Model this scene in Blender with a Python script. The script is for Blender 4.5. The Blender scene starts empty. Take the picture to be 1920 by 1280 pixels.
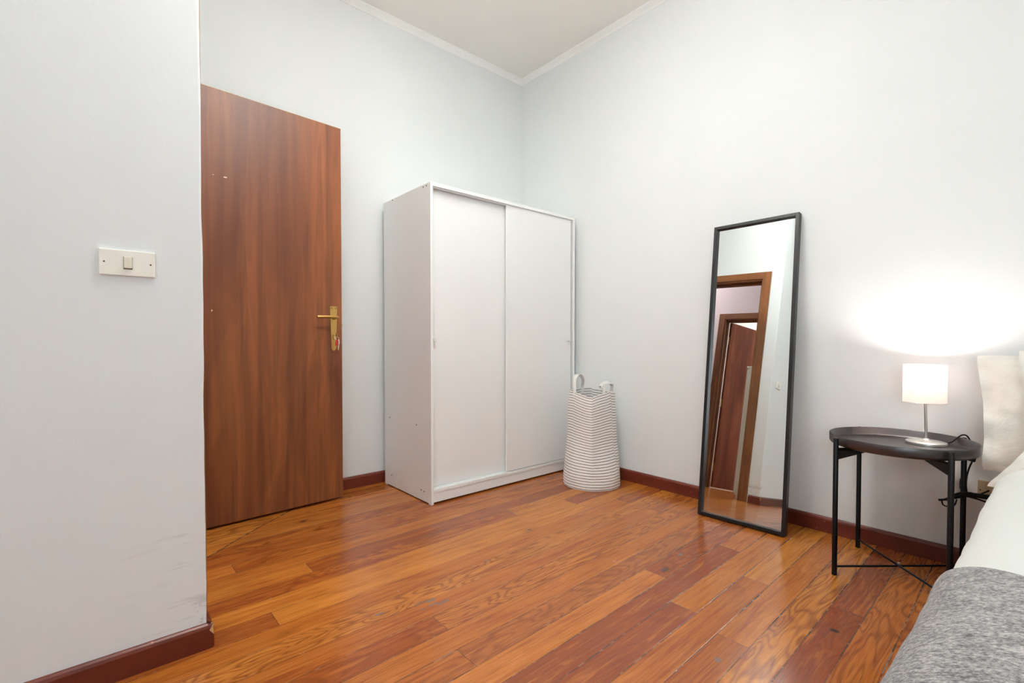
import bpy, bmesh, math, random
from mathutils import Vector, Matrix, noise
random.seed(7)
sc = bpy.context.scene
COL = sc.collection
PI = math.pi

# ------------------------------------------------------------------ camera
cd = bpy.data.cameras.new('camera'); cam = bpy.data.objects.new('camera', cd); COL.objects.link(cam)
YAW, PIT = 0.7181, -0.0201
cam.location = (0, 0, 0.8987)
cam.rotation_euler = (PI/2 + PIT, 0, -YAW)
cd.sensor_width = 36; cd.lens = 903.9 / 1920 * 36
cd.shift_y = 17.5 / 1920
cd.clip_start = 0.05
sc.camera = cam

# ------------------------------------------------------------------ world, view
w = bpy.data.worlds.new('world'); sc.world = w; w.use_nodes = True
w.node_tree.nodes['Background'].inputs[0].default_value = (0.75, 0.86, 1, 1)
w.node_tree.nodes['Background'].inputs[1].default_value = 1.0
sc.view_settings.view_transform = 'Standard'
sc.view_settings.look = 'None'
sc.view_settings.gamma = 1
sc.view_settings.use_curve_mapping = False
sc.view_settings.exposure = -0.04
P_WINDOW_FILL, P_UP, P_BOWL, P_BULB, P_HALL, P_ROOM = 60, 96.0, 16, 4.8, 26, 64

def area(name, loc, rot, sx, sy, power, color):
    l = bpy.data.lights.new(name, 'AREA'); l.shape = 'RECTANGLE'; l.size = sx; l.size_y = sy
    l.energy = power; l.color = color
    o = bpy.data.objects.new(name, l); o.location = loc; o.rotation_euler = rot; COL.objects.link(o)
    return o
# added fill light, set as daylight behind an invented window left of the camera
area('window_fill_light', (-2.07, -1.15, 1.52), (0, -PI/2, 0), 1.6, 1.5, P_WINDOW_FILL, (0.87, 0.95, 1.0))

# ------------------------------------------------------------------ materials
def lin(c):
    return tuple(((v/255)/12.92 if v/255 <= .04045 else ((v/255+.055)/1.055)**2.4) for v in c) + (1,)
class NT:
    def __init__(s, name):
        s.m = bpy.data.materials.new(name); s.m.use_nodes = True
        s.t = s.m.node_tree; s.b = s.t.nodes['Principled BSDF']
    def n(s, typ, **kw):
        nd = s.t.nodes.new(typ)
        for k, v in kw.items(): setattr(nd, k, v)
        return nd
    def link(s, a, b): s.t.links.new(a, b)
    def val(s, sock, v):
        if isinstance(v, bpy.types.NodeSocket): s.link(v, sock)
        else: sock.default_value = v
    def math(s, op, a, b=0.0, c=None):
        nd = s.n('ShaderNodeMath', operation=op)
        s.val(nd.inputs[0], a); s.val(nd.inputs[1], b)
        if c is not None: s.val(nd.inputs[2], c)
        return nd.outputs[0]
    def comb(s, x, y, z):
        nd = s.n('ShaderNodeCombineXYZ')
        for i, v in enumerate((x, y, z)): s.val(nd.inputs[i], v)
        return nd.outputs[0]
    def sep(s, v):
        nd = s.n('ShaderNodeSeparateXYZ'); s.link(v, nd.inputs[0]); return nd.outputs
    def noise(s, vec, scale, detail=3, rough=.5, dist=0.0):
        nd = s.n('ShaderNodeTexNoise'); s.link(vec, nd.inputs['Vector'])
        nd.inputs['Scale'].default_value = scale; nd.inputs['Detail'].default_value = detail
        nd.inputs['Roughness'].default_value = rough; nd.inputs['Distortion'].default_value = dist
        return nd.outputs['Fac']
    def ramp(s, fac, stops, interp='LINEAR'):
        nd = s.n('ShaderNodeValToRGB'); cr = nd.color_ramp; cr.interpolation = interp
        while len(cr.elements) > 1: cr.elements.remove(cr.elements[-1])
        cr.elements[0].position = stops[0][0]; cr.elements[0].color = stops[0][1]
        for p, c in stops[1:]:
            e = cr.elements.new(p); e.color = c
        s.link(fac, nd.inputs[0]); return nd.outputs[0]
    def mix(s, fac, a, b, mode='MIX'):
        nd = s.n('ShaderNodeMix', data_type='RGBA', blend_type=mode)
        s.val(nd.inputs[0], fac); s.val(nd.inputs[6], a); s.val(nd.inputs[7], b)
        return nd.outputs[2]
    def smooth(s, v, a, b, lo=0.0, hi=1.0):
        nd = s.n('ShaderNodeMapRange', interpolation_type='SMOOTHSTEP'); s.val(nd.inputs[0], v)
        nd.inputs[1].default_value = a; nd.inputs[2].default_value = b
        nd.inputs[3].default_value = lo; nd.inputs[4].default_value = hi
        return nd.outputs[0]
    def bump(s, h, strength=.2, dist=.01):
        nd = s.n('ShaderNodeBump'); nd.inputs['Strength'].default_value = strength
        nd.inputs['Distance'].default_value = dist
        s.link(h, nd.inputs['Height']); s.link(nd.outputs[0], s.b.inputs['Normal'])
    def obj(s): return s.n('ShaderNodeTexCoord').outputs['Object']
    def uv(s): return s.n('ShaderNodeTexCoord').outputs['UV']

def plain(name, rgb, rough=.5, metal=0.0, spec=.5, bump=0, bscale=60, vary=0.0):
    n = NT(name); b = n.b
    c = lin(rgb)
    b.inputs['Base Color'].default_value = c; b.inputs['Roughness'].default_value = rough
    b.inputs['Metallic'].default_value = metal; b.inputs['Specular IOR Level'].default_value = spec
    co = n.obj()
    f = n.noise(co, bscale, 4)
    if bump: n.bump(f, bump, .004)
    if vary:
        f2 = n.noise(co, bscale*.15, 3)
        n.link(n.mix(n.math('MULTIPLY', f2, vary), c, tuple(v*.6 for v in c[:3])+(1,)), b.inputs['Base Color'])
    return n.m

def wall_mat(name, rgb):
    n = NT(name); co = n.obj(); c = lin(rgb)
    f = n.noise(co, 2.2, 3); g = n.noise(co, 90, 4)
    n.link(n.mix(n.smooth(f, .35, .75, 0, .035), c, lin(tuple(v-45 for v in rgb))), n.b.inputs['Base Color'])
    n.b.inputs['Roughness'].default_value = .75; n.b.inputs['Specular IOR Level'].default_value = .25
    h = n.math('ADD', n.math('MULTIPLY', g, .25), f)
    n.bump(h, .12, .01)
    return n.m
M = {}
M['wall'] = wall_mat('wall_paint', (239, 242, 241))
M['wall_left'] = wall_mat('wall_paint_scuffed', (228, 229, 230))
M['ceiling'] = wall_mat('ceiling_paint', (247, 245, 239))
M['crown'] = plain('crown_paint', (250, 251, 247), .6, bump=.05)

# scuffs near the foot of the protruding wall's corner (dirt with its own shape)
def scuff():
    n = NT('wall_paint_corner'); co = n.obj(); x, y, z = n.sep(co); c = lin((236, 239, 239))
    f = n.noise(co, 2.2, 3); g = n.noise(co, 90, 4)
    base = n.mix(n.smooth(f, .35, .75, 0, .035), c, lin((183, 184, 185)))
    st = n.noise(n.comb(n.math('MULTIPLY', x, 6), y, n.math('MULTIPLY', z, 45)), 1.0, 3)
    near = n.math('MULTIPLY', n.smooth(x, -.05, .24), n.smooth(z, .62, .1))
    fac = n.math('MULTIPLY', n.math('MULTIPLY', n.smooth(st, .6, .72), near), .28)
    cr = n.noise(co, 55, 4, .7, 1.5)
    chip = n.math('MULTIPLY', n.math('MULTIPLY', n.smooth(cr, .57, .62), n.smooth(x, .195, .245)), n.smooth(z, .2, .09))
    col = n.mix(fac, base, lin((150, 140, 130)))
    col = n.mix(n.math('MULTIPLY', chip, .6), col, lin((120, 105, 90)))
    n.link(col, n.b.inputs['Base Color'])
    n.b.inputs['Roughness'].default_value = .75; n.b.inputs['Specular IOR Level'].default_value = .25
    n.bump(n.math('ADD', n.math('MULTIPLY', g, .25), f), .12, .01)
    return n.m
M['wall_left'] = scuff()

def floor_mat():
    n = NT('floor_planks'); co = n.obj(); x, y, z = n.sep(co)
    # patch of boards past the slanting seam by the doorway
    s = n.math('ADD', n.math('MULTIPLY', n.math('SUBTRACT', x, .35), -.641), n.math('MULTIPLY', n.math('SUBTRACT', y, 2.33), .767))
    s = n.math('ADD', s, n.math('MULTIPLY', n.math('SUBTRACT', n.noise(co, 3, 1), .5), .02))
    patch = n.math('GREATER_THAN', s, 0.0)
    yy = n.math('SUBTRACT', n.math('SUBTRACT', y, .302), n.math('MULTIPLY', n.math('SUBTRACT', x, 1.3), .025))
    yy = n.math('ADD', yy, n.math('MULTIPLY', patch, .043))
    r = n.math('DIVIDE', yy, .0957)
    row = n.math('FLOOR', r); fr = n.math('FRACT', r)
    wn = n.n('ShaderNodeTexWhiteNoise', noise_dimensions='1D'); n.link(row, wn.inputs['W'])
    off = n.math('MULTIPLY', wn.outputs['Value'], 9.0)
    wb = n.n('ShaderNodeTexWhiteNoise', noise_dimensions='1D'); n.link(n.math('ADD', row, 57.3), wb.inputs['W'])
    ln = n.math('ADD', n.math('MULTIPLY', wb.outputs['Value'], 1.8), 1.5)
    q = n.math('DIVIDE', n.math('ADD', x, off), ln)
    seg = n.math('FLOOR', q); fq = n.math('FRACT', q)
    w2 = n.n('ShaderNodeTexWhiteNoise', noise_dimensions='2D')
    n.link(n.comb(row, n.math('ADD', seg, n.math('MULTIPLY', patch, 31)), 0), w2.inputs['Vector'])
    rnd = w2.outputs['Value']; rc = n.sep(w2.outputs['Color'])
    base = n.ramp(rnd, [(0, lin((158, 88, 30))), (.16, lin((186, 116, 44))), (.34, lin((150, 80, 30))), (.5, lin((178, 106, 40))), (.62, lin((130, 62, 26))),
                        (.74, lin((190, 122, 48))), (.88, lin((164, 94, 34))), (1, lin((124, 58, 24)))])
    base = n.mix(n.math('MULTIPLY', patch, .55), base, lin((205, 132, 50)))
    o1 = n.math('MULTIPLY', rc[0], 40.0)
    # long fibres
    fib = n.noise(n.comb(n.math('ADD', n.math('MULTIPLY', x, 2.2), o1), n.math('MULTIPLY', y, 75), o1), 1.0, 5, .6, .3)
    # cathedral figure: contour lines of a stretched slow noise
    slow = n.noise(n.comb(n.math('ADD', n.math('MULTIPLY', x, 1.6), o1), n.math('MULTIPLY', y, 9), n.math('MULTIPLY', rc[1], 20)), 1.0, 2, .55, .5)
    ringa = n.math('SINE', n.math('MULTIPLY', slow, 105.0))
    ring = n.math('POWER', n.math('ADD', n.math('MULTIPLY', ringa, .5), .5), 2.0)
    wide = n.noise(n.comb(n.math('ADD', n.math('MULTIPLY', x, 3.0), o1), n.math('MULTIPLY', y, 22), o1), 1.0, 3, .6, .8)
    rstr = n.math('MULTIPLY', n.smooth(rc[2], .15, .8), .62)
    col = n.mix(n.math('MULTIPLY', ring, rstr), base, lin((100, 42, 16)))
    fl = n.noise(n.comb(n.math('ADD', n.math('MULTIPLY', x, 7), o1), n.math('MULTIPLY', y, 300), o1), 1.0, 4, .65, .2)
    col = n.mix(n.smooth(fl, .48, .7, 0, .5), col, lin((96, 42, 16)))
    col = n.mix(n.smooth(fl, .46, .3, 0, .25), col, lin((206, 138, 66)))
    col = n.mix(n.smooth(fib, .45, .75, 0, .55), col, lin((112, 46, 16)))
    col = n.mix(n.smooth(wide, .5, .72, 0, .55), col, lin((118, 44, 18)))
    col = n.mix(n.smooth(wide, .45, .25, 0, .35), col, lin((205, 128, 56)))
    # knots
    kn = n.n('ShaderNodeTexVoronoi', feature='F1'); n.link(n.comb(n.math('MULTIPLY', x, 1.0), n.math('MULTIPLY', y, 2.2), 0), kn.inputs['Vector']); kn.inputs['Scale'].default_value = 1.7
    kd = n.math('ADD', kn.outputs['Distance'], n.math('MULTIPLY', n.math('SUBTRACT', n.noise(co, 40, 2), .5), .03))
    col = n.mix(n.smooth(kd, .035, .02, 0, .8), col, lin((60, 24, 12)))
    col = n.mix(n.smooth(kd, .11, .03, 0, .35), col, lin((96, 38, 16)))
    # scuffs, dust and paint stains with a shape of their own
    big = n.noise(co, 1.4, 3); hz = n.noise(n.comb(n.math('MULTIPLY', x, 9), n.math('MULTIPLY', y, 14), 0), 1.0, 5, .7, 1.0)
    haze = n.math('MULTIPLY', n.smooth(big, .48, .68), n.smooth(hz, .5, .75, 0, .07))
    col = n.mix(haze, col, lin((196, 168, 150)))
    def blob(cx, cy, rx, ry, k, rgb, amp=.9):
        dx = n.math('DIVIDE', n.math('SUBTRACT', x, cx), rx); dy = n.math('DIVIDE', n.math('SUBTRACT', y, cy), ry)
        d = n.math('SQRT', n.math('ADD', n.math('MULTIPLY', dx, dx), n.math('MULTIPLY', dy, dy)))
        d = n.math('ADD', d, n.math('MULTIPLY', n.math('SUBTRACT', n.noise(co, 45, 3), .5), k))
        return n.smooth(d, 1.0, .6, 0, amp)
    for a in ((.878, 1.432, .020, .011), (.905, 1.395, .030, .008), (.872, 1.405, .022, .006), (.84, 1.44, .03, .005), (.706, 1.471, .022, .008),
              (.83, 1.40, .012, .006), (1.86, 1.05, .018, .008), (1.215, 1.54, .01, .006), (1.32, .63, .012, .01)):
        col = n.mix(blob(a[0], a[1], a[2], a[3], 1.6, None, .75), col, lin((104, 92, 84)))
    col = n.mix(blob(1.728, .455, .012, .016, .8, None, .95), col, lin((38, 18, 12)))
    col = n.mix(blob(1.69, 1.02, .03, .014, 1.0, None, .8), col, lin((60, 26, 14)))
    sp = n.n('ShaderNodeTexVoronoi', feature='F1'); n.link(co, sp.inputs['Vector']); sp.inputs['Scale'].default_value = 11
    col = n.mix(n.math('MULTIPLY', n.smooth(sp.outputs['Distance'], .035, .02, 0, .35), n.smooth(big, .45, .6)), col, lin((214, 200, 186)))
    # seams
    e = n.math('MULTIPLY', n.math('MINIMUM', fr, n.math('SUBTRACT', 1.0, fr)), .0957)
    e2 = n.math('MULTIPLY', n.math('MINIMUM', fq, n.math('SUBTRACT', 1.0, fq)), ln)
    gapw = n.smooth(n.noise(n.comb(n.math('MULTIPLY', x, 5), row, 0), 1.0, 3), .38, .62, .35, 1.0)
    near = n.smooth(y, 1.6, .8, .5, 1.0)
    sm = n.smooth(e, .0026, .0010); sm = n.math('MULTIPLY', n.math('MULTIPLY', sm, gapw), near)
    sm2 = n.smooth(e2, .0016, .0005, 0, .7)
    sd = n.smooth(n.math('ABSOLUTE', s), .004, .0015, 0, .85)
    sx = n.math('MULTIPLY', sd, n.smooth(x, 1.2, .9))
    allm = n.math('MAXIMUM', n.math('MAXIMUM', sm, sm2), sx)
    dirt = n.mix(n.smooth(n.noise(co, 30, 2), .52, .62), lin((42, 24, 14)), lin((120, 104, 88)))
    col = n.mix(allm, col, dirt)
    n.link(col, n.b.inputs['Base Color'])
    rg = n.noise(n.comb(n.math('MULTIPLY', x, 4), n.math('MULTIPLY', y, 9), row), 1.0, 3)
    rough = n.math('ADD', n.math('MULTIPLY', rg, .16), n.math('MULTIPLY', haze, .5))
    n.link(n.math('ADD', rough, .15), n.b.inputs['Roughness'])
    n.b.inputs['Specular IOR Level'].default_value = .42
    tilt = n.math('MULTIPLY', n.noise(n.comb(n.math('MULTIPLY', x, 1.2), n.math('MULTIPLY', y, 6), row), 1.0, 2), .6)
    h = n.math('SUBTRACT', n.math('ADD', tilt, n.math('MULTIPLY', fib, .06)), allm)
    n.bump(h, .22, .003)
    return n.m
M['floor'] = floor_mat()

def wood(name, rgb, dark, light, axis='z', rough=.35, k=1.0, chips=None):
    """laminate: grain runs along the given axis"""
    n = NT(name); co = n.obj(); x, y, z = n.sep(co)
    a, b, c = {'z': (x, y, z), 'x': (y, z, x), 'y': (x, z, y)}[axis]
    v = n.comb(n.math('MULTIPLY', a, 22*k), n.math('MULTIPLY', b, 22*k), n.math('MULTIPLY', c, .9*k))
    f = n.noise(v, 1.0, 5, .6, .4)
    v2 = n.comb(n.math('MULTIPLY', a, 5*k), n.math('MULTIPLY', b, 5*k), n.math('MULTIPLY', c, .8*k))
    s = n.noise(v2, 1.0, 2, .5, .6)
    ring = n.math('ADD', n.math('MULTIPLY', n.math('SINE', n.math('MULTIPLY', s, 90.0)), .5), .5)
    v3 = n.comb(n.math('MULTIPLY', a, 120*k), n.math('MULTIPLY', b, 120*k), n.math('MULTIPLY', c, 5*k))
    fine = n.noise(v3, 1.0, 3, .6)
    col = n.ramp(s, [(.3, lin(dark)), (.45, lin(rgb)), (.6, lin(light)), (.75, lin(rgb))])
    col = n.mix(n.smooth(f, .42, .7, 0, .7), col, lin(dark))
    col = n.mix(n.math('MULTIPLY', ring, .16), col, lin(dark))
    col = n.mix(n.smooth(fine, .5, .75, 0, .3), col, lin(dark))
    if chips:
        for cx, cz, rx, rz in chips:
            dx = n.math('DIVIDE', n.math('SUBTRACT', x, cx), rx); dz = n.math('DIVIDE', n.math('SUBTRACT', z, cz), rz)
            d = n.math('SQRT', n.math('ADD', n.math('MULTIPLY', dx, dx), n.math('MULTIPLY', dz, dz)))
            d = n.math('ADD', d, n.math('MULTIPLY', n.math('SUBTRACT', n.noise(co, 130, 2), .5), 1.4))
            col = n.mix(n.smooth(d, 1.0, .7), col, lin((205, 190, 170)))
    n.link(col, n.b.inputs['Base Color'])
    n.b.inputs['Roughness'].default_value = rough; n.b.inputs['Specular IOR Level'].default_value = .35
    n.bump(fine, .04, .002)
    return n.m
M['door'] = wood('door_walnut', (112, 62, 34), (84, 44, 24), (134, 78, 44), 'z', .42, 1.0,
                 [(.235, 1.685, .008, .0035), (.185, 1.685, .003, .002), (.172, 1.043, .0035, .005)])
M['door2'] = wood('door_red_walnut', (158, 90, 62), (122, 62, 42), (178, 108, 78), 'z', .3)
M['frame_v'] = wood('casing_walnut', (112, 66, 32), (76, 42, 20), (134, 82, 44), 'z', .4, 1.6)
M['frame_h'] = wood('casing_walnut_flat', (112, 66, 32), (76, 42, 20), (134, 82, 44), 'y', .4, 1.6)

def base_mat():
    n = NT('baseboard_paint'); co = n.obj()
    f = n.noise(co, 12, 4, .6); g = n.noise(co, 70, 3)
    col = n.mix(n.smooth(f, .4, .7, 0, .5), lin((96, 36, 20)), lin((70, 24, 13)))
    v = n.n('ShaderNodeTexVoronoi', feature='F1'); n.link(co, v.inputs['Vector']); v.inputs['Scale'].default_value = 16
    col = n.mix(n.smooth(v.outputs['Distance'], .06, .03, 0, .6), col, lin((170, 120, 100)))
    n.link(col, n.b.inputs['Base Color']); n.b.inputs['Roughness'].default_value = .38
    n.bump(g, .12, .003); return n.m
M['base'] = base_mat()
M['bare_wood_lit_edge'] = plain('bare_pine_lit_edge', (206, 168, 112), .7, bump=.1)
M['white'] = plain('wardrobe_foil', (247, 248, 246), .35, bump=.02)
M['whitedoor'] = plain('wardrobe_door_foil', (247, 248, 246), .4, bump=.02)
M['hole'] = plain('drilled_hole', (60, 48, 40), .7)
M['knobw'] = plain('knob_plastic', (238, 237, 226), .35)
M['black'] = plain('black_steel', (9, 8, 8), .4, spec=.25, bump=.03, bscale=300)
M['traytop'] = plain('black_tray_steel', (37, 30, 31), .34, spec=.9, bump=.03, bscale=120, vary=.3)
M['blackwood'] = plain('black_brown_frame', (17, 14, 15), .42, spec=.4, bump=.03, bscale=200)
M['rubber'] = plain('black_rubber', (8, 7, 7), .55, spec=.25)
M['brass'] = plain('satin_brass', (196, 158, 92), .3, 1.0, bump=.02)
M['brass_shiny'] = plain('bright_brass', (214, 186, 140), .15, 1.0)
M['nickel'] = plain('brushed_nickel', (228, 226, 220), .36, 1.0, bump=.03, bscale=250)
M['redplastic'] = plain('red_plastic', (190, 32, 24), .35)
M['cream'] = plain('cream_plastic', (250, 246, 236), .4)
M['creamdark'] = plain('aged_cream_plastic', (228, 221, 202), .4)
M['socket'] = plain('shaded_socket_plastic', (196, 176, 140), .45)  # cream plate; tan of the bed's shadow put into its colour
M['hallcab'] = plain('cabinet_paint', (222, 222, 210), .45)
M['hallwall'] = wall_mat('hall_paint', (206, 198, 200))
M['backing'] = plain('hardboard', (120, 90, 66), .8)
M['greyfab'] = plain('grey_upholstery', (96, 98, 102), .9, bump=.3, bscale=300)
M['canvas'] = plain('mattress_ticking', (225, 222, 215), .9, bump=.2, bscale=200)

def mirror_mat():
    n = NT('mirror_glass'); b = n.b
    b.inputs['Base Color'].default_value = (.83, .865, .85, 1); b.inputs['Metallic'].default_value = 1
    b.inputs['Roughness'].default_value = 0.0
    return n.m
M['mirror'] = mirror_mat()
def glass_mat():
    n = NT('window_glass'); b = n.b
    b.inputs['Base Color'].default_value = (1, 1, 1, 1); b.inputs['Roughness'].default_value = 0
    b.inputs['Transmission Weight'].default_value = 1; b.inputs['IOR'].default_value = 1.45
    return n.m
M['glass'] = glass_mat()
def emit(name, rgb, strength):
    n = NT(name); n.b.inputs['Base Color'].default_value = (1, 1, 1, 1)
    n.b.inputs['Emission Color'].default_value = rgb + (1,); n.b.inputs['Emission Strength'].default_value = strength
    return n.m
def shade_mat():
    n = NT('lamp_shade_fabric')
    d = n.n('ShaderNodeBsdfDiffuse'); t = n.n('ShaderNodeBsdfTranslucent'); mx = n.n('ShaderNodeMixShader')
    co = n.obj(); f = n.noise(co, 400, 2)
    c = n.mix(n.math('MULTIPLY', f, .15), lin((246, 232, 228)), lin((216, 200, 195)))
    n.link(c, d.inputs[0]); n.link(c, t.inputs[0]); mx.inputs[0].default_value = .55
    n.link(d.outputs[0], mx.inputs[1]); n.link(t.outputs[0], mx.inputs[2])
    n.link(mx.outputs[0], n.t.nodes['Material Output'].inputs[0])
    return n.m
M['shade'] = shade_mat()

def cloth_mat(name, rgb, scale=900, b=.15):
    n = NT(name); co = n.obj()
    f = n.noise(co, scale, 2); g = n.noise(co, 9, 4, .55, .6)
    c = lin(rgb)
    n.link(n.mix(n.math('MULTIPLY', f, .1), c, tuple(v*.75 for v in c[:3])+(1,)), n.b.inputs['Base Color'])
    n.b.inputs['Roughness'].default_value = .85; n.b.inputs['Specular IOR Level'].default_value = .2
    n.b.inputs['Sheen Weight'].default_value = .15
    n.bump(n.math('ADD', g, n.math('MULTIPLY', f, .03)), b, .02)
    return n.m
M['duvet'] = cloth_mat('white_cotton', (231, 233, 228))
M['pillow'] = cloth_mat('ivory_cotton', (247, 244, 235), 900, .3)
def blanket_mat():
    n = NT('grey_marl_wool'); co = n.obj(); x, y, z = n.sep(co)
    f = n.noise(n.comb(n.math('MULTIPLY', x, 260), n.math('MULTIPLY', y, 180), n.math('MULTIPLY', z, 180)), 1.0, 4, .75)
    g = n.noise(n.comb(n.math('MULTIPLY', x, 60), n.math('MULTIPLY', y, 24), n.math('MULTIPLY', z, 24)), 1.0, 3, .6, .5)
    s = n.math('ADD', n.math('MULTIPLY', f, .72), n.math('MULTIPLY', g, .28))
    col = n.ramp(s, [(.36, lin((66, 65, 68))), (.46, lin((126, 124, 125))), (.54, lin((172, 169, 167))), (.64, lin((212, 208, 204)))])
    # sewn hem, darker yarn
    n.link(col, n.b.inputs['Base Color']); n.b.inputs['Roughness'].default_value = .95
    n.b.inputs['Specular IOR Level'].default_value = .1; n.b.inputs['Sheen Weight'].default_value = .3
    n.bump(s, .6, .006); return n.m
M['blanket'] = blanket_mat()
M['hem'] = cloth_mat('dark_grey_yarn', (104, 103, 104), 500, .5)
def basket_mat():
    n = NT('striped_canvas'); u, v, _ = n.sep(n.uv()); co = n.obj()
    seam = n.math('GREATER_THAN', u, .695)
    p = n.math('FRACT', n.math('ADD', n.math('MULTIPLY', v, 35.0), n.math('MULTIPLY', seam, .35)))
    p = n.math('ADD', p, n.math('MULTIPLY', n.math('SUBTRACT', n.noise(co, 60, 2), .5), .05))
    m = n.math('MULTIPLY', n.math('GREATER_THAN', p, .40), n.math('LESS_THAN', p, .60))
    brk = n.smooth(n.noise(n.comb(n.math('MULTIPLY', u, 90), n.math('MULTIPLY', v, 70), 0), 1.0, 2), .3, .42, .45, .95)
    col = n.mix(n.math('MULTIPLY', m, brk), lin((250, 246, 240)), lin((22, 19, 19)))
    n.link(col, n.b.inputs['Base Color']); n.b.inputs['Roughness'].default_value = .9
    n.b.inputs['Specular IOR Level'].default_value = .2
    n.bump(n.noise(co, 30, 4), .25, .006); return n.m
M['basket'] = basket_mat()
M['strap'] = cloth_mat('white_webbing', (240, 238, 232), 600, .2)

# ------------------------------------------------------------------ mesh helpers
def obj(name, bm, mat, parent=None, smooth=False, mats=None):
    me = bpy.data.meshes.new(name)
    bmesh.ops.recalc_face_normals(bm, faces=bm.faces)
    bm.to_mesh(me); bm.free()
    for m in ([mat] if mats is None else mats): me.materials.append(m)
    if smooth:
        for p in me.polygons: p.use_smooth = True
        try: me.set_sharp_from_angle(angle=math.radians(40))
        except Exception: pass
    o = bpy.data.objects.new(name, me); COL.objects.link(o)
    if parent: o.parent = parent
    return o
def box(bm, x0, x1, y0, y1, z0, z1, bev=0, seg=2, mat=None, mi=0):
    t = bmesh.new()
    bmesh.ops.create_cube(t, size=1)
    for v in t.verts:
        v.co = Vector(((x0+x1)/2 + v.co.x*(x1-x0), (y0+y1)/2 + v.co.y*(y1-y0), (z0+z1)/2 + v.co.z*(z1-z0)))
    if bev: bmesh.ops.bevel(t, geom=t.edges[:], offset=bev, segments=seg, profile=.5, affect='EDGES')
    if mat is not None: t.transform(mat)
    merge(bm, t, mi)
def merge(bm, t, mi=0):
    me = bpy.data.meshes.new('tmp'); 
    for f in t.faces: f.material_index = mi
    t.to_mesh(me); t.free(); bm.from_mesh(me); bpy.data.meshes.remove(me)
def tube(bm, pts, r, seg=12, cap=True, mi=0, radii=None):
    pts = [Vector(p) for p in pts]; n = len(pts); rings = []
    up = None
    for i, p in enumerate(pts):
        d = (pts[min(i+1, n-1)] - pts[max(i-1, 0)]).normalized()
        if up is None:
            up = Vector((0, 0, 1)) if abs(d.z) < .9 else Vector((1, 0, 0))
        a = d.cross(up).normalized(); up = a.cross(d).normalized()
        rr = radii[i] if radii else r
        rings.append([bm.verts.new(p + (a*math.cos(2*PI*k/seg) + up*math.sin(2*PI*k/seg))*rr) for k in range(seg)])
    for i in range(n-1):
        for k in range(seg):
            f = bm.faces.new((rings[i][k], rings[i][(k+1) % seg], rings[i+1][(k+1) % seg], rings[i+1][k])); f.material_index = mi
    if cap:
        for rg in (rings[0], rings[-1]): bm.faces.new(rg).material_index = mi
def smoothpath(pts, k=8):
    pts = [Vector(p) for p in pts]; out = []
    for i in range(len(pts)-1):
        p0 = pts[max(i-1, 0)]; p1 = pts[i]; p2 = pts[i+1]; p3 = pts[min(i+2, len(pts)-1)]
        for j in range(k):
            t = j/k
            out.append(.5*((2*p1) + (p2-p0)*t + (2*p0-5*p1+4*p2-p3)*t*t + (-p0+3*p1-3*p2+p3)*t**3))
    out.append(pts[-1]); return out
def lathe(bm, cx, cy, prof, seg=48, mi=0, close=False):
    rings = []
    for r, z in prof:
        if r < 1e-6: rings.append([bm.verts.new((cx, cy, z))])
        else: rings.append([bm.verts.new((cx+r*math.cos(2*PI*k/seg), cy+r*math.sin(2*PI*k/seg), z)) for k in range(seg)])
    pr = list(zip(rings[:-1], rings[1:]))
    if close: pr.append((rings[-1], rings[0]))
    for a, b in pr:
        for k in range(seg):
            k2 = (k+1) % seg
            if len(a) == 1: f = bm.faces.new((a[0], b[k2], b[k]))
            elif len(b) == 1: f = bm.faces.new((a[k], a[k2], b[0]))
            else: f = bm.faces.new((a[k], a[k2], b[k2], b[k]))
            f.material_index = mi
def extr(bm, poly, axis, a, b, mi=0):
    """2-D polygon extruded from a to b along an axis; poly coords are the other two axes in order"""
    def P(u, v, t): return {'x': (t, u, v), 'y': (u, t, v), 'z': (u, v, t)}[axis]
    A = [bm.verts.new(P(u, v, a)) for u, v in poly]; B = [bm.verts.new(P(u, v, b)) for u, v in poly]
    bm.faces.new(A).material_index = mi; bm.faces.new(B).material_index = mi
    n = len(poly)
    for i in range(n): bm.faces.new((A[i], A[(i+1) % n], B[(i+1) % n], B[i])).material_index = mi
def NB(): return bmesh.new()
def thing(name, label, cat, loc=(0, 0, 0), rot=(0, 0, 0), group=None, kind=None):
    o = bpy.data.objects.new(name, None); COL.objects.link(o)
    o.empty_display_size = .1; o.location = loc; o.rotation_euler = rot
    if kind: o['kind'] = kind
    else:
        o['label'] = label; o['category'] = cat
    if group: o['group'] = group
    return o
def tag(o, label, cat, group=None):
    o['label'] = label; o['category'] = cat
    if group: o['group'] = group
    return o
def struct(name, bm, mat, parent=None, smooth=False, mats=None):
    o = obj(name, bm, mat, parent, smooth, mats)
    if not parent: o['kind'] = 'structure'
    return o

# ------------------------------------------------------------------ the room shell
XB, YA, HZ = 2.6034, 2.8564, 2.952       # right wall, back wall, ceiling
WY, WX = 1.6455, .2473                    # face and outer corner of the protruding wall
YR, XL, XF, YH = -2.0, -1.9, -3.6, 4.2
b = NB(); box(b, XF-.1, XB+.1, YR-.1, YH+.1, -.1, 0); struct('floor', b, M['floor'])
b = NB(); box(b, XF-.1, XB+.1, YR-.1, YH+.1, HZ, HZ+.1); struct('ceiling', b, M['ceiling'])
b = NB(); box(b, WX, XB+.1, YA, YA+.1, 0, HZ); struct('wall_back', b, M['wall'])
b = NB(); box(b, XB, XB+.1, YR-.1, YA, 0, HZ); struct('wall_right', b, M['wall'])
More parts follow.
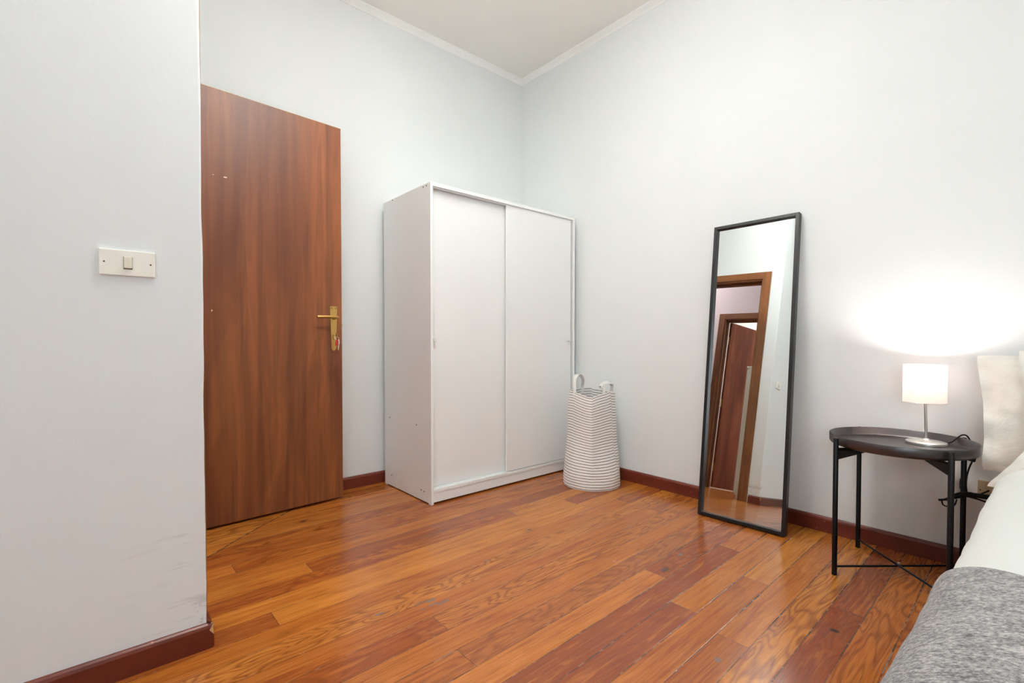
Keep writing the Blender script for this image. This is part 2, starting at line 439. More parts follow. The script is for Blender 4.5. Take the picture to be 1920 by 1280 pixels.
# wall behind the camera; wall on its left, its window opening added for fill light, y -1.65..0.15, z .85..2.4
b = NB(); box(b, XL-.1, XB, YR-.1, YR, 0, HZ); struct('wall_front', b, M['wall'])
WIN = (-1.85, -.45, .75, 2.3)
b = NB()
box(b, XL-.1, XL, YR, WIN[0], 0, HZ); box(b, XL-.1, XL, WIN[1], WY, 0, HZ)
box(b, XL-.1, XL, WIN[0], WIN[1], 0, WIN[2]); box(b, XL-.1, XL, WIN[0], WIN[1], WIN[3], HZ); struct('wall_west', b, M['wall'])
# protruding wall, its visible end edge a little uneven
def uneven_wall():
    b = NB(); x0, x1, y0, y1 = XL-.1, WX, WY, WY+.125
    N = 80; cols = []
    for i in range(N+1):
        z = HZ*i/N
        wob = .0035*(noise.noise(Vector((0, 3.1, z*2.4)))) + .0016*noise.noise(Vector((7, 1, z*9)))
        xe = x1 + wob
        if z < .16: xe -= .004*max(0, noise.noise(Vector((z*60, 0, 0))))
        cols.append([b.verts.new(p) for p in ((x0, y0, z), (xe-.006, y0, z), (xe-.002, y0+.0015, z), (xe, y0+.006, z), (xe, y1, z), (x0, y1, z))])
    for i in range(N):
        for k in range(6):
            k2 = (k+1) % 6
            b.faces.new((cols[i][k], cols[i][k2], cols[i+1][k2], cols[i+1][k]))
    b.faces.new(cols[0]); b.faces.new(cols[-1])
    return b
struct('wall_left', uneven_wall(), M['wall_left'])
# doorway wall (faces the mirror): opening y 1.83..2.65, z < 2.10
DY0, DY1, DZ = 1.83, 2.655, 2.10
b = NB()
box(b, WX-.125, WX, WY+.125, DY0-.02, 0, HZ); box(b, WX-.125, WX, DY1+.02, YA+.1, 0, HZ)
box(b, WX-.125, WX, DY0-.02, DY1+.02, DZ+.02, HZ); struct('wall_doorway', b, M['wall'])
# hallway
HX = -1.0
b = NB(); HY0, HY1 = 1.86, 2.66
box(b, HX-.12, HX, WY+.125, HY0-.02, 0, HZ); box(b, HX-.12, HX, HY1+.02, YH, 0, HZ)
box(b, HX-.12, HX, HY0-.02, HY1+.02, 2.11, HZ); struct('wall_hallway', b, M['hallwall'])
b = NB(); box(b, XF, WX-.125, YH, YH+.1, 0, HZ); struct('wall_hallway_end', b, M['hallwall'])
b = NB(); box(b, WX-.125, WX, YA+.1, YH, 0, HZ); struct('wall_hallway_east', b, M['hallwall'])
b = NB(); box(b, XF-.1, XF, WY, YH, 0, HZ); struct('wall_far', b, M['wall'])
b = NB(); box(b, XF, XL-.1, WY, WY+.125, 0, HZ); struct('wall_far_south', b, M['wall'])

# crown moulding: small cove
def crown_profile(s):  # distance from wall, drop from ceiling
    return [(0, 0), (.036, 0), (.034, .006), (.022, .014), (.010, .024), (.004, .034), (0, .036)]
def crown():
    b = NB()
    pr = crown_profile(1)
    extr(b, [(YA-d, HZ-h) for d, h in pr], 'x', WX, XB)
    extr(b, [(XB-d, HZ-h) for d, h in pr], 'y', YR, YA)
    extr(b, [(WY-d, HZ-h) for d, h in pr], 'x', XL, WX+.03)
    extr(b, [(WX+d, HZ-h) for d, h in pr], 'y', WY-.03, YA)
    return b
struct('trim_1', crown(), M['crown'], smooth=False)

# baseboards
HB, TB = .072, .015
def bprof(sign, base):
    return [(base, 0), (base-sign*TB, 0), (base-sign*TB, HB-.012), (base-sign*(TB-.003), HB-.004), (base-sign*(TB-.008), HB), (base, HB)]
b = NB(); extr(b, bprof(1, YA), 'x', WX+.015, XB-.001); struct('baseboard_back', b, M['base'])
b = NB(); extr(b, bprof(1, XB), 'y', YR+.015, YA-TB); struct('baseboard_right', b, M['base'])
def left_base():
    b = NB(); extr(b, bprof(1, WY), 'x', XL+.001, WX+TB-.004)
    # return round the corner as far as the door casing
    extr(b, [(WX, 0), (WX+TB, 0), (WX+TB, HB-.012), (WX+TB-.003, HB-.004), (WX+TB-.008, HB), (WX, HB)], 'y', WY-TB+.004, 1.735)
    return b
bl = struct('baseboard_left', left_base(), M['base'])
b = NB()   # split, bare end of the board at the corner
vs = [(WX+TB-.0048, WY-TB-.0006, HB-.006), (WX+TB-.002, WY-TB+.0005, HB-.004), (WX+TB-.001, WY-TB+.0015, HB-.034), (WX+TB-.003, WY-TB-.0006, HB-.03), (WX+TB-.012, WY-TB-.0006, HB-.018)]
f1 = [b.verts.new(v) for v in vs]; f2 = [b.verts.new((v[0], v[1]+.003, v[2])) for v in vs]
b.faces.new(f1); b.faces.new(f2)
for i in range(5): b.faces.new((f1[i], f1[(i+1) % 5], f2[(i+1) % 5], f2[i]))
o = obj('bare_wood_chip', b, M['bare_wood_lit_edge'], bl); o['label'] = 'pale bare wood where the board end has split'
b = NB(); extr(b, [(XL+.0, 0), (XL+TB, 0), (XL+TB, HB-.006), (XL+TB-.006, HB), (XL, HB)], 'y', YR+.015, WY-TB); struct('baseboard_west', b, M['base'])
b = NB(); extr(b, [(YR, 0), (YR+TB, 0), (YR+TB, HB-.006), (YR+TB-.006, HB), (YR, HB)], 'x', XL+TB, XB-TB); struct('baseboard_front', b, M['base'])

# unseen window left of the camera, added to carry the fill light
def window():
    w_ = thing('added_window_1', '', '', (XL-.05, -1.15, WIN[2]), kind='structure')
    b = NB(); Y0, Y1, Z = -.7, .7, WIN[3]-WIN[2]
    for a in ((-.04, .04, Y0, Y0+.06, 0, Z), (-.04, .04, Y1-.06, Y1, 0, Z), (-.04, .04, Y0, Y1, 0, .06), (-.04, .04, Y0, Y1, Z-.06, Z), (-.04, .04, -.03, .03, 0, Z)): box(b, *a, bev=.004)
    obj('added_window_frame', b, M['white'], w_)
    b = NB(); box(b, .05, .17, Y0-.05, Y1+.05, -.03, 0, bev=.004); obj('added_window_sill', b, M['white'], w_)
window()

# door casings
def casing(name, x, d, y0, y1, z1, wid, flat=.016, lining=.125):
    """board round an opening in a wall whose face is at x, the room lying in direction d"""
    b = NB()
    xa, xb = sorted((x, x+d*flat))
    for ya, yb in ((y0-wid, y0-.012), (y1+.012, y1+wid)): box(b, xa, xb, ya, yb, 0, z1+wid, bev=.003)
    box(b, xa, xb, y0-.014, y1+.014, z1+.012, z1+wid, bev=.003, mi=1)
    # stepped lining through the wall
    xl0, xl1 = sorted((x+d*.006, x-d*lining))
    for ya, yb in ((y0-.02, y0), (y1, y1+.02)): box(b, xl0, xl1, ya, yb, 0, z1+.02, bev=.002)
    box(b, xl0, xl1, y0, y1, z1, z1+.02, bev=.002, mi=1)
    xs0, xs1 = sorted((x-d*.045, x-d*.085))
    for ya, yb in ((y0, y0+.012), (y1-.012, y1)): box(b, xs0, xs1, ya, yb, 0, z1-.0, bev=.002)
    box(b, xs0, xs1, y0+.012, y1-.012, z1-.012, z1, bev=.002, mi=1)
    return struct(name, b, None, mats=[M['frame_v'], M['frame_h']])
casing('trim_2', WX, 1, DY0, DY1, DZ, .085)
casing('trim_3', HX, 1, HY0, HY1, 2.09, .085, lining=.12)

# ------------------------------------------------------------------ the room door, standing open against the back wall
def room_door():
    d = thing('door_1', '', '', (.262, 2.645, 0), (0, 0, math.radians(3.8)), kind='structure')
    L = .8155; b = NB()
    box(b, 0, L, 0, .04, .012, 2.0935, bev=.0015); obj('door_leaf', b, M['door'], d)
    e = NB(); box(e, .001, L-.001, .0008, .0392, 2.0925, 2.0945)  # edge band coloured pale for the light it catches
    o = obj('top_edge', e, M['bare_wood_lit_edge'], d); o['label'] = 'top edge band, its lit paleness put into the colour'
    # handle plate: tapers downwards, rounded foot
    cx = .766
    pts = []
    for a in range(0, 181, 15):
        t = math.radians(180+a); pts.append((cx+.014*math.cos(t), .862+.016*math.sin(t)))
    pts += [(cx+.021, 1.088), (cx+.017, 1.094), (cx-.017, 1.094), (cx-.021, 1.088)]
    b = NB(); extr(b, pts, 'y', -.0035, 0)
    bmesh.ops.bevel(b, geom=[e_ for e_ in b.edges if all(abs(v.co.y+.0035) < 1e-5 for v in e_.verts)], offset=.0012, segments=2, affect='EDGES')
    pl = obj('handle_plate', b, M['brass'], d)
    for sx in (-.012, .012):
        s = NB(); tube(s, [(cx+sx, -.0028, 1.082), (cx+sx, -.0046, 1.082)], .003, 10); obj('screw', s, M['hole'], pl)
    b = NB(); tube(b, [(cx, 0, 1.03), (cx, -.014, 1.03), (cx, -.018, 1.03)], .012, 20, radii=[.012, .012, .009]); tube(b, [(cx, -.016, 1.03), (cx, -.052, 1.03)], .0075, 14)
    path = smoothpath([(cx+.006, -.046, 1.03), (cx-.01, -.05, 1.03), (cx-.05, -.052, 1.031), (cx-.11, -.046, 1.03)], 6)
    tube(b, path, .0078, 12)
    obj('door_handle', b, M['brass'], d, True)
    b = NB(); tube(b, [(cx+.002, 0, .928), (cx+.002, -.011, .928)], .0088, 18); box(b, cx-.002, cx+.006, -.010, 0, .905, .928, bev=.0015)
    obj('lock_cylinder', b, M['brass_shiny'], d, True)
    b = NB(); box(b, L-.0005, L+.0015, .011, .029, .92, 1.08, bev=.0004); obj('latch_plate', b, M['brass'], d)
    b = NB(); box(b, L, L+.009, .014, .026, .985, .998, bev=.002); obj('latch_bolt', b, M['brass_shiny'], d)
    # rear handle
    b = NB(); box(b, cx-.018, cx+.018, .04, .0435, .85, 1.094, bev=.001); tube(b, [(cx, .04, 1.03), (cx, .082, 1.03)], .0075, 12); tube(b, smoothpath([(cx+.005, .078, 1.03), (cx-.05, .08, 1.03), (cx-.11, .076, 1.03)], 5), .0075, 10)
    obj('rear_handle', b, M['brass'], d, True)
    for z in (.25, 1.05, 1.85):
        b = NB(); tube(b, [(-.006, .006, z-.05), (-.006, .006, z+.05)], .007, 12); obj('hinge', b, M['brass'], d, True)
    return d
room_door()
def keys():
    k = thing('key_bunch', 'small bunch of keys with a red tag hanging from the lock of the walnut door', 'keys', (1.027, 2.684, .93), (0, 0, math.radians(3.8)))
    b = NB(); tube(b, [(0, 0, 0), (0, -.014, 0)], .002, 8); box(b, -.0012, .0012, -.034, -.012, -.011, .011, bev=.0005)
    obj('key', b, M['brass_shiny'], k)
    b = NB(); tube(b, [(.0, -.03 + .0*i, -.009) for i in range(1)] and [(.011*math.cos(t*PI/8), -.030+.002*math.sin(t*PI/8), -.017+.011*math.sin(t*PI/8)) for t in range(17)], .0008, 6, cap=False)
    obj('key_ring', b, M['nickel'], k, True)
    b = NB(); box(b, -.003, .009, -.034, -.028, -.058, -.024, bev=.002, mat=Matrix.Rotation(math.radians(8), 4, 'Y')); obj('red_tag', b, M['redplastic'], k)
    b = NB(); t = bmesh.new(); box(t, .008, .014, -.033, -.030, -.048, -.022, bev=.001); merge(b, t); tube(b, [(.010, -.0315, -.045), (.007, -.0315, -.078)], .0022, 8)
    obj('spare_key', b, M['nickel'], k)
    b = NB(); tube(b, [(.004, -.0315, -.058), (.006, -.0315, -.082)], .0032, 8, radii=[.002, .0036]); obj('silver_fob', b, M['brass_shiny'], k, True)
keys()

# ------------------------------------------------------------------ hallway door seen in the mirror
def hall_door():
    d = thing('door_2', '', '', (-1.118, 2.655, 0), (0, 0, math.radians(180+26)), kind='structure')
    b = NB(); box(b, 0, .78, 0, .04, .01, 2.085, bev=.0015); obj('door_leaf', b, M['door2'], d)
    b = NB(); box(b, .71, .742, -.0035, 0, .88, 1.1, bev=.001); tube(b, [(.726, 0, 1.03), (.726, -.05, 1.03)], .008, 12); tube(b, [(.73, -.046, 1.03), (.61, -.046, 1.03)], .0075, 10)
    box(b, .71, .742, .04, .0435, .88, 1.1, bev=.001); tube(b, [(.726, .04, 1.03), (.726, .09, 1.03)], .008, 12); tube(b, [(.73, .086, 1.03), (.61, .086, 1.03)], .0075, 10)
    obj('door_handle', b, M['brass'], d, True)
    for z in (.25, 1.05, 1.85):
        b = NB(); tube(b, [(-.006, .02, z-.05), (-.006, .02, z+.05)], .007, 12); obj('hinge', b, M['brass'], d, True)
hall_door()
def hall_cabinet():
    c = thing('hall_cabinet', 'waist-high narrow white cabinet in the hallway, its edge seen in the mirror beside the doorway', 'cabinet', (-.25, 1.888, 0))
    b = NB(); box(b, -.21, .21, -.088, .08, .03, 1.285, bev=.002); obj('cabinet_body', b, M['hallcab'], c)
    b = NB(); box(b, -.215, .215, -.089, .094, 1.285, 1.305, bev=.003); obj('cabinet_top', b, M['hallcab'], c)
    b = NB(); box(b, -.2, -.002, .08, .094, .05, 1.275, bev=.002); o = obj('cabinet_door', b, M['hallcab'], c)
    k = NB(); tube(k, [(-.02, .094, .7), (-.02, .112, .7)], .008, 12); obj('knob', k, M['nickel'], o, True)
    b = NB(); box(b, .002, .2, .08, .094, .05, 1.275, bev=.002); o = obj('cabinet_door', b, M['hallcab'], c)
    k = NB(); tube(k, [(.02, .094, .7), (.02, .112, .7)], .008, 12); obj('knob', k, M['nickel'], o, True)
    b = NB(); box(b, -.2, .2, -.08, .07, 0, .03); obj('plinth', b, M['hallcab'], c)
hall_cabinet()

# ------------------------------------------------------------------ wardrobe
def wardrobe():
    X, Y = 1.3898, 2.2605
    w_ = thing('wardrobe', 'white two-door sliding wardrobe in the corner beside the open walnut door', 'wardrobe', (X, Y, 0))
    W, D, H = 1.17, .55, 1.76; t = .016
    def side(x0):
        b = NB(); box(b, x0, x0+t, 0, D, .006, H, bev=.001)
        box(b, x0+.001, x0+t-.001, .002, .03, 0, .007); box(b, x0+.001, x0+t-.001, D-.03, D-.002, 0, .007)
        return obj('side_panel', b, M['white'], w_)
    s1 = side(0); side(W-t)
    for (yy, zz) in ((2.301, 1.746), (2.333, 1.7465), (2.692, 1.753), (2.721, .071), (2.368, .062), (2.335, .061), (2.741, .427), (2.418, .423)):
        b = NB(); tube(b, [(.004, yy-Y, zz), (-.0006, yy-Y, zz)], .0042, 12)
        obj('screw_hole', b, M['hole'], s1)
    b = NB(); box(b, t, W-t, 0, D, H-.02, H-.0005, bev=.001); obj('top_panel', b, M['white'], w_)
    b = NB(); box(b, t, W-t, .012, .028, H-.026, H-.02, bev=.0005); box(b, t, W-t, .05, .056, H-.026, H-.02, bev=.0005); obj('top_rail', b, M['white'], w_)
    # bottom rail with two running grooves, then plinth
    b = NB(); box(b, t, W-t, .002, .07, .064, .080, bev=.002); box(b, t, W-t, .002, .008, .080, .084, bev=.001); box(b, t, W-t, .026, .032, .080, .088, bev=.001); box(b, t, W-t, .056, .06, .080, .088, bev=.001)
    obj('bottom_rail', b, M['white'], w_)
    b = NB(); box(b, t, W-t, .006, .022, .010, .064, bev=.0015); obj('plinth', b, M['white'], w_)
    b = NB(); box(b, t, W-t, .07, D-.01, .064, .080); obj('bottom_panel', b, M['white'], w_)
    b = NB(); box(b, t, W-t, D-.008, D-.004, .03, H-.02); obj('back_panel', b, M['white'], w_)
    b = NB(); box(b, t, W-t, .07, D-.01, 1.28, 1.296, bev=.001); obj('shelf', b, M['white'], w_)
    # left door runs in the rear track, right door in front of it
    for x0, x1, y0, kx in ((t+.002, .60, .036, .036), (.552, W-t-.014, .010, W-.058)):
        b = NB(); box(b, x0, x1, y0, y0+.014, .086, H-.024, bev=.0015)
        dr = obj('sliding_door', b, M['whitedoor'], w_)
        k = NB(); tube(k, [(kx, y0, .904), (kx, y0-.008, .904), (kx, y0-.010, .904), (kx, y0-.020, .904), (kx, y0-.022, .904)], .005, 16, radii=[.0045, .0045, .0085, .0095, .008])
        obj('knob', k, M['knobw'], dr, True)
wardrobe()

# ------------------------------------------------------------------ laundry basket
def basket():
    C = Vector((2.373, 1.951, 0)); H = .59
    t_ = thing('laundry_basket', 'soft white laundry basket with thin black stripes and two white handles, beside the wardrobe', 'basket', C)
    N, R = 96, 44; vd = Vector((-.77, -.638))        # direction of the camera
    a0 = math.atan2(vd.y, vd.x)
    def pt(i, j, inner=0.0):
        t = j/R; th = 2*PI*i/N; rel = th - 0
        ang = a0 + PI + th                            # u=.5 faces the camera
        # rounded square with a corner at th=pi
        c = math.cos(th); s = math.sin(th)
        dia = 1.0/((abs(c)**1.22 + abs(s)**1.22)**(1/1.22))
        sq = max(0, min(1, (t-.04)/.5)); sq = sq*sq*(3-2*sq)
        r = (.176 - .038*t**1.1 + .004*math.sin(t*9)) * ((1-sq) + sq*dia*1.0)
        nz = noise.noise(Vector((math.cos(th)*1.6, math.sin(th)*1.6, t*4.5)))
        r += .006*nz*(.3+t*.7)*(1-t**6*.4)
        r += .004*noise.noise(Vector((math.cos(th)*4, math.sin(th)*4, t*14+5)))*max(0, 1-t*1.6)
        if j == 0: r *= .985
        z = H*t
        cf = max(0, 1-abs(th-PI)/1.2)
        z -= .036*cf*t**1.3
        z += .006*math.sin(2*th+1)*t
        z += .005*noise.noise(Vector((math.cos(th)*2, math.sin(th)*2, t*3+9)))*t
        r -= inner
        return Vector((r*math.cos(ang), r*math.sin(ang), max(z, 0.001)))
    b = NB(); uvl = b.loops.layers.uv.new('UVMap')
    V = [[b.verts.new(pt(i, j)) for i in range(N)] for j in range(R+1)]
    VI = [[b.verts.new(pt(i, j, .003) + Vector((0, 0, .003 if j == 0 else 0))) for i in range(N)] for j in range(R+1)]
    def quad(vs, uvs):
        f = b.faces.new(vs)
        for l, q in zip(f.loops, uvs): l[uvl].uv = q
    for j in range(R):
        for i in range(N):
            i2 = (i+1) % N
            uv = ((i/N, j/R), ((i+1)/N, j/R), ((i+1)/N, (j+1)/R), (i/N, (j+1)/R))
            quad((V[j][i], V[j][i2], V[j+1][i2], V[j+1][i]), uv)
            quad((VI[j][i2], VI[j][i], VI[j+1][i], VI[j+1][i2]), (uv[1], uv[0], uv[3], uv[2]))
    for i in range(N):
        i2 = (i+1) % N; quad((V[R][i], V[R][i2], VI[R][i2], VI[R][i]), ((0, 0),)*4)
    fa = b.faces.new(V[0][::-1]); fb = b.faces.new(VI[0])
    for ff in (fa, fb):
        for l in ff.loops: l[uvl].uv = (0, 0)
    obj('basket_body', b, M['basket'], t_, True)
    def strap(path, side, wd=.020):
        b = NB(); p = smoothpath(path, 7); n = len(p); rows = []
        for i, q in enumerate(p):
            d = (p[min(i+1, n-1)]-p[max(i-1, 0)]).normalized(); s = Vector(side).normalized(); s = (s-d*s.dot(d)).normalized(); nn = d.cross(s)*.0014
            rows.append([b.verts.new(q+s*wd/2+nn), b.verts.new(q-s*wd/2+nn), b.verts.new(q-s*wd/2-nn), b.verts.new(q+s*wd/2-nn)])
        for i in range(n-1):
            for k in range(4): b.faces.new((rows[i][k], rows[i][(k+1) % 4], rows[i+1][(k+1) % 4], rows[i+1][k]))
        b.faces.new(rows[0]); b.faces.new(rows[-1])
        return obj('handle', b, M['strap'], t_, True)
    L = Vector((-.753, .658, 0)); F = Vector((-.658, -.753, 0))
    # left handle stands up, right handle flops over the rim
    strap([L*.112+F*.036+Vector((0, 0, .56)), L*.113+F*.032+Vector((0, 0, .61)), L*.112+F*.020+Vector((0, 0, .655)), L*.098+F*.004+Vector((0, 0, .683)), L*.072-F*.012+Vector((0, 0, .683)), L*.052-F*.035+Vector((0, 0, .655)), L*.050-F*.066+Vector((0, 0, .61)), L*.05-F*.072+Vector((0, 0, .57))], L+F*.2)
    strap([L*-.056+F*.078+Vector((0, 0, .555)), L*-.060+F*.082+Vector((0, 0, .590)), L*-.055+F*.078+Vector((0, 0, .618)), L*-.035+F*.09+Vector((0, 0, .622)), L*-.062+F*.055+Vector((0, 0, .638)), L*-.1+F*.02+Vector((0, 0, .640)), L*-.128-F*.01+Vector((0, 0, .622)), L*-.126-F*.02+Vector((0, 0, .585))], L*.8+F*.3+Vector((0, 0, .5)), .021)
basket()

# ------------------------------------------------------------------ leaning mirror
def mirror():
    W, Ln, T = .414, 1.523, .033
    th, ya = math.radians(7.45), math.radians(1.4)
    m_ = thing('standing_mirror', 'tall narrow mirror in a black frame leaning on the right wall', 'mirror', (2.3955, 1.031, 0.0))
    m_.rotation_euler = (0, 0, 0)
    nv = Vector((-math.cos(th)*math.cos(ya), -math.cos(th)*math.sin(ya), math.sin(th)))
    ey = Vector((-math.sin(ya), math.cos(ya), 0)); up = nv.cross(ey)
    if up.z < 0: up = -up
    sh = .0
    R = Matrix((( -nv.x, ey.x, up.x), (-nv.y, ey.y, up.y), (-nv.z, ey.z, up.z))).to_4x4()   # local x = into the wall
    roll = Matrix.Rotation(math.radians(-.55), 4, 'X')
    m_.matrix_world = Matrix.Translation((2.3955, 1.031, .0021)) @ R @ roll
    f = .0165
    for a, nm in (((-T, 0, -W/2, -W/2+f, 0, Ln), 'frame_side'), ((-T, 0, W/2-f, W/2, 0, Ln), 'frame_side'), ((-T, 0, -W/2+f, W/2-f, 0, f), 'frame_rail'), ((-T, 0, -W/2+f, W/2-f, Ln-f, Ln), 'frame_rail')):
        b = NB(); box(b, *a, bev=.0012); obj(nm, b, M['blackwood'], m_)
    b = NB(); box(b, -.016, -.012, -W/2+f-.002, W/2-f+.002, f-.002, Ln-f+.002); obj('mirror_glass', b, M['mirror'], m_)
    b = NB(); box(b, -.012, -.004, -W/2+f-.002, W/2-f+.002, f-.002, Ln-f+.002); obj('back_board', b, M['backing'], m_)
    return m_
mirror()

# ------------------------------------------------------------------ tray side table
TC = Vector((2.3345, .409, 0))
LEGS = [(2.147, .569), (2.509, .578), (2.162, .241), (2.524, .246)]
def side_table():
    t = thing('side_table', 'round black metal tray table beside the bed, carrying the small lamp', 'table', TC)
    def rel(x, y, z): return (x-TC.x, y-TC.y, z)
    b = NB(); lathe(b, 0, 0, [(0, .492), (.216, .492), (.222, .495), (.226, .502), (.2265, .5285), (.2255, .5305), (.2238, .5285), (.223, .503), (.219, .4985), (.21, .4975), (0, .4975)], 96)
    tr = obj('tray', b, M['traytop'], t, True)
    for x, y in LEGS:
        b = NB(); d = Vector((x-TC.x, y-TC.y, 0)).normalized()
        tube(b, [rel(x, y, .004), rel(x, y, .524), rel(x, y, .528)], .0088, 18, radii=[.0088, .0088, .006])
        leg = obj('leg', b, M['black'], t, True)
        b = NB(); tube(b, [rel(x, y, 0), rel(x, y, .008)], .0092, 18); obj('foot_cap', b, M['rubber'], leg, True)
        # bracket running under the tray from the leg
        b = NB(); px = Vector((-d.y, d.x, 0))*.0022; A = Vector(rel(x, y, 0)) - d*.006; B_ = A - d*.13
        for (P, z0, z1, Q, z2, z3) in ((A, .445, .490, B_, .478, .490),):
            vs = []
            for s in (1, -1): vs.append([b.verts.new(P+px*s+Vector((0, 0, z0))), b.verts.new(P+px*s+Vector((0, 0, z1))), b.verts.new(Q+px*s+Vector((0, 0, z3))), b.verts.new(Q+px*s+Vector((0, 0, z2)))])
            b.faces.new(vs[0]); b.faces.new(vs[1])
            for i in range(4): b.faces.new((vs[0][i], vs[0][(i+1) % 4], vs[1][(i+1) % 4], vs[1][i]))
        obj('bracket', b, M['black'], t)
    for a, c in ((0, 3), (1, 2)):
        b = NB(); A = Vector(rel(*LEGS[a], .032+.003*a)); B_ = Vector(rel(*LEGS[c], .032+.003*a)); tube(b, [A, B_], .0042, 10); obj('cross_bar', b, M['black'], t, True)
        b = NB(); A = Vector(rel(*LEGS[a], .484)); B_ = Vector(rel(*LEGS[c], .484)); tube(b, [A, B_], .006, 8); obj('top_bar', b, M['black'], t, True)
    b = NB(); tube(b, [(.006, -.002, .031), (.006, -.002, .0435)], .005, 12); o = obj('centre_screw', b, M['nickel'], t, True); o['label'] = 'silver screw joining the crossed bars'
side_table()

# ------------------------------------------------------------------ table lamp
def lamp():
    bx, by = 2.452, .348; tx, ty = 2.436, .353; zb = .4975
    l = thing('table_lamp', 'small lit table lamp with white drum shade on the black tray table', 'lamp', (bx, by, zb))
    def rel(x, y, z): return (x-bx, y-by, z-zb)
    b = NB(); lathe(b, 0, 0, [(0, 0), (.0615, 0), (.0635, .0015), (.0635, .009), (.062, .0105), (.03, .0145), (.012, .0175), (.008, .022), (0, .022)], 64)
    obj('lamp_base', b, M['nickel'], l, True)
    b = NB(); tube(b, [(0, 0, .018), rel(tx, ty, .735)], .0042, 16, radii=[.0052, .0042]); obj('lamp_stem', b, M['nickel'], l, True)
    zt, z0 = .8065, .662; r = .0655
    b = NB(); lathe(b, tx-bx, ty-by, [(r, z0-zb), (r+.0007, z0-zb), (r+.0007, zt-zb), (r, zt-zb)], 72, close=True)
    sh = obj('lamp_shade', b, M['shade'], l, True)
    for z in (z0, zt):
        b = NB(); tube(b, [(tx-bx+(r+.0005)*math.cos(2*PI*k/64), ty-by+(r+.0005)*math.sin(2*PI*k/64), z-zb) for k in range(65)], .0008, 6, cap=False)
        obj('shade_ring', b, M['nickel'], sh, True)
    b = NB()
    for k in range(3):
        a = 2*PI*k/3+.4; tube(b, [(tx-bx, ty-by, .745-zb), (tx-bx+r*math.cos(a), ty-by+r*math.sin(a), zt-.002-zb)], .001, 6)
    obj('shade_spider', b, M['nickel'], sh)
    b = NB(); tube(b, [rel(tx, ty, .72), rel(tx, ty, .752)], .011, 16); obj('bulb_socket', b, M['cream'], l, True)
    b = NB(); lathe(b, tx-bx, ty-by, [(0, .752-zb), (.009, .752-zb), (.012, .760-zb), (.017, .770-zb), (.017, .777-zb), (.012, .786-zb), (0, .790-zb)], 24)
    e = emit('lamp_bulb_glow', (1.0, .93, .88), 1.0); e.node_tree.nodes['Principled BSDF'].inputs['Emission Strength'].default_value = P_BULB/(PI*4*PI*.0155**2)
    obj('bulb', b, e, l, True)
    # cord: over the rim, down the rear leg
    b = NB(); path = smoothpath([(2.482, .292, .504), (2.492, .278, .512), (2.500, .262, .530), (2.514, .250, .539), (2.530, .238, .533), (2.545, .226, .500), (2.547, .224, .468)], 7)
    path += smoothpath([(2.547, .224, .44), (2.543, .234, .405), (2.536, .239, .37), (2.536, .239, .33), (2.545, .232, .30), (2.57, .21, .305), (2.590, .18, .325)], 7)
    n1 = 6*7+1
    tube(b, [rel(*p) for p in path[:n1]], .0028, 8); tube(b, [rel(*p) for p in path[n1:]], .0028, 8)
    cd_ = obj('lamp_cord', b, M['rubber'], l, True)
    b = NB(); box(b, -.009, .009, -.011, .011, -.018, .018, bev=.004, mat=Matrix.Translation(rel(2.547, .224, .454)) @ Matrix.Rotation(.2, 4, 'X')); obj('inline_switch', b, M['rubber'], cd_)
    b = NB(); box(b, -.008, .008, -.009, .009, -.022, .022, bev=.006, mat=Matrix.Translation(rel(2.540, .250, .345))); obj('cord_clip', b, M['rubber'], cd_)
lamp()

def ext_cord():
    e = thing('extension_cord', 'black extension lead bundled behind the legs of the tray table', 'cable', (2.50, .25, .0))
    def R(*p): return tuple(a-c for a, c in zip(p, (2.50, .25, .0)))
    b = NB(); pth = smoothpath([(2.47, .310, .283), (2.485, .288, .288), (2.50, .268, .300), (2.505, .245, .312), (2.50, .215, .318), (2.492, .165, .322), (2.486, .130, .318), (2.482, .118, .29)], 6)
    n = len(pth); rad = [.004 + .0065*min(1, max(0, (i-4)/10)) if i < n*.55 else .009 for i in range(n)]
    tube(b, [R(*p) for p in pth], .01, 12, radii=rad); obj('bundled_lead', b, M['rubber'], e, True)
    b = NB(); tube(b, [R(*p) for p in smoothpath([(2.475, .302, .283), (2.476, .298, .266), (2.48, .284, .262), (2.49, .268, .268), (2.502, .262, .29)], 6)], .0026, 8)
    tube(b, [R(*p) for p in smoothpath([(2.506, .235, .308), (2.52, .2, .300), (2.52, .15, .285), (2.50, .125, .27), (2.49, .118, .2), (2.49, .118, .1), (2.49, .13, .004)], 7)], .0032, 8)
    tube(b, [R(*p) for p in smoothpath([(2.482, .118, .29), (2.475, .118, .2), (2.47, .12, .1), (2.46, .13, .004)], 7)], .0032, 8)
    obj('loose_loop', b, M['rubber'], e, True)
ext_cord()

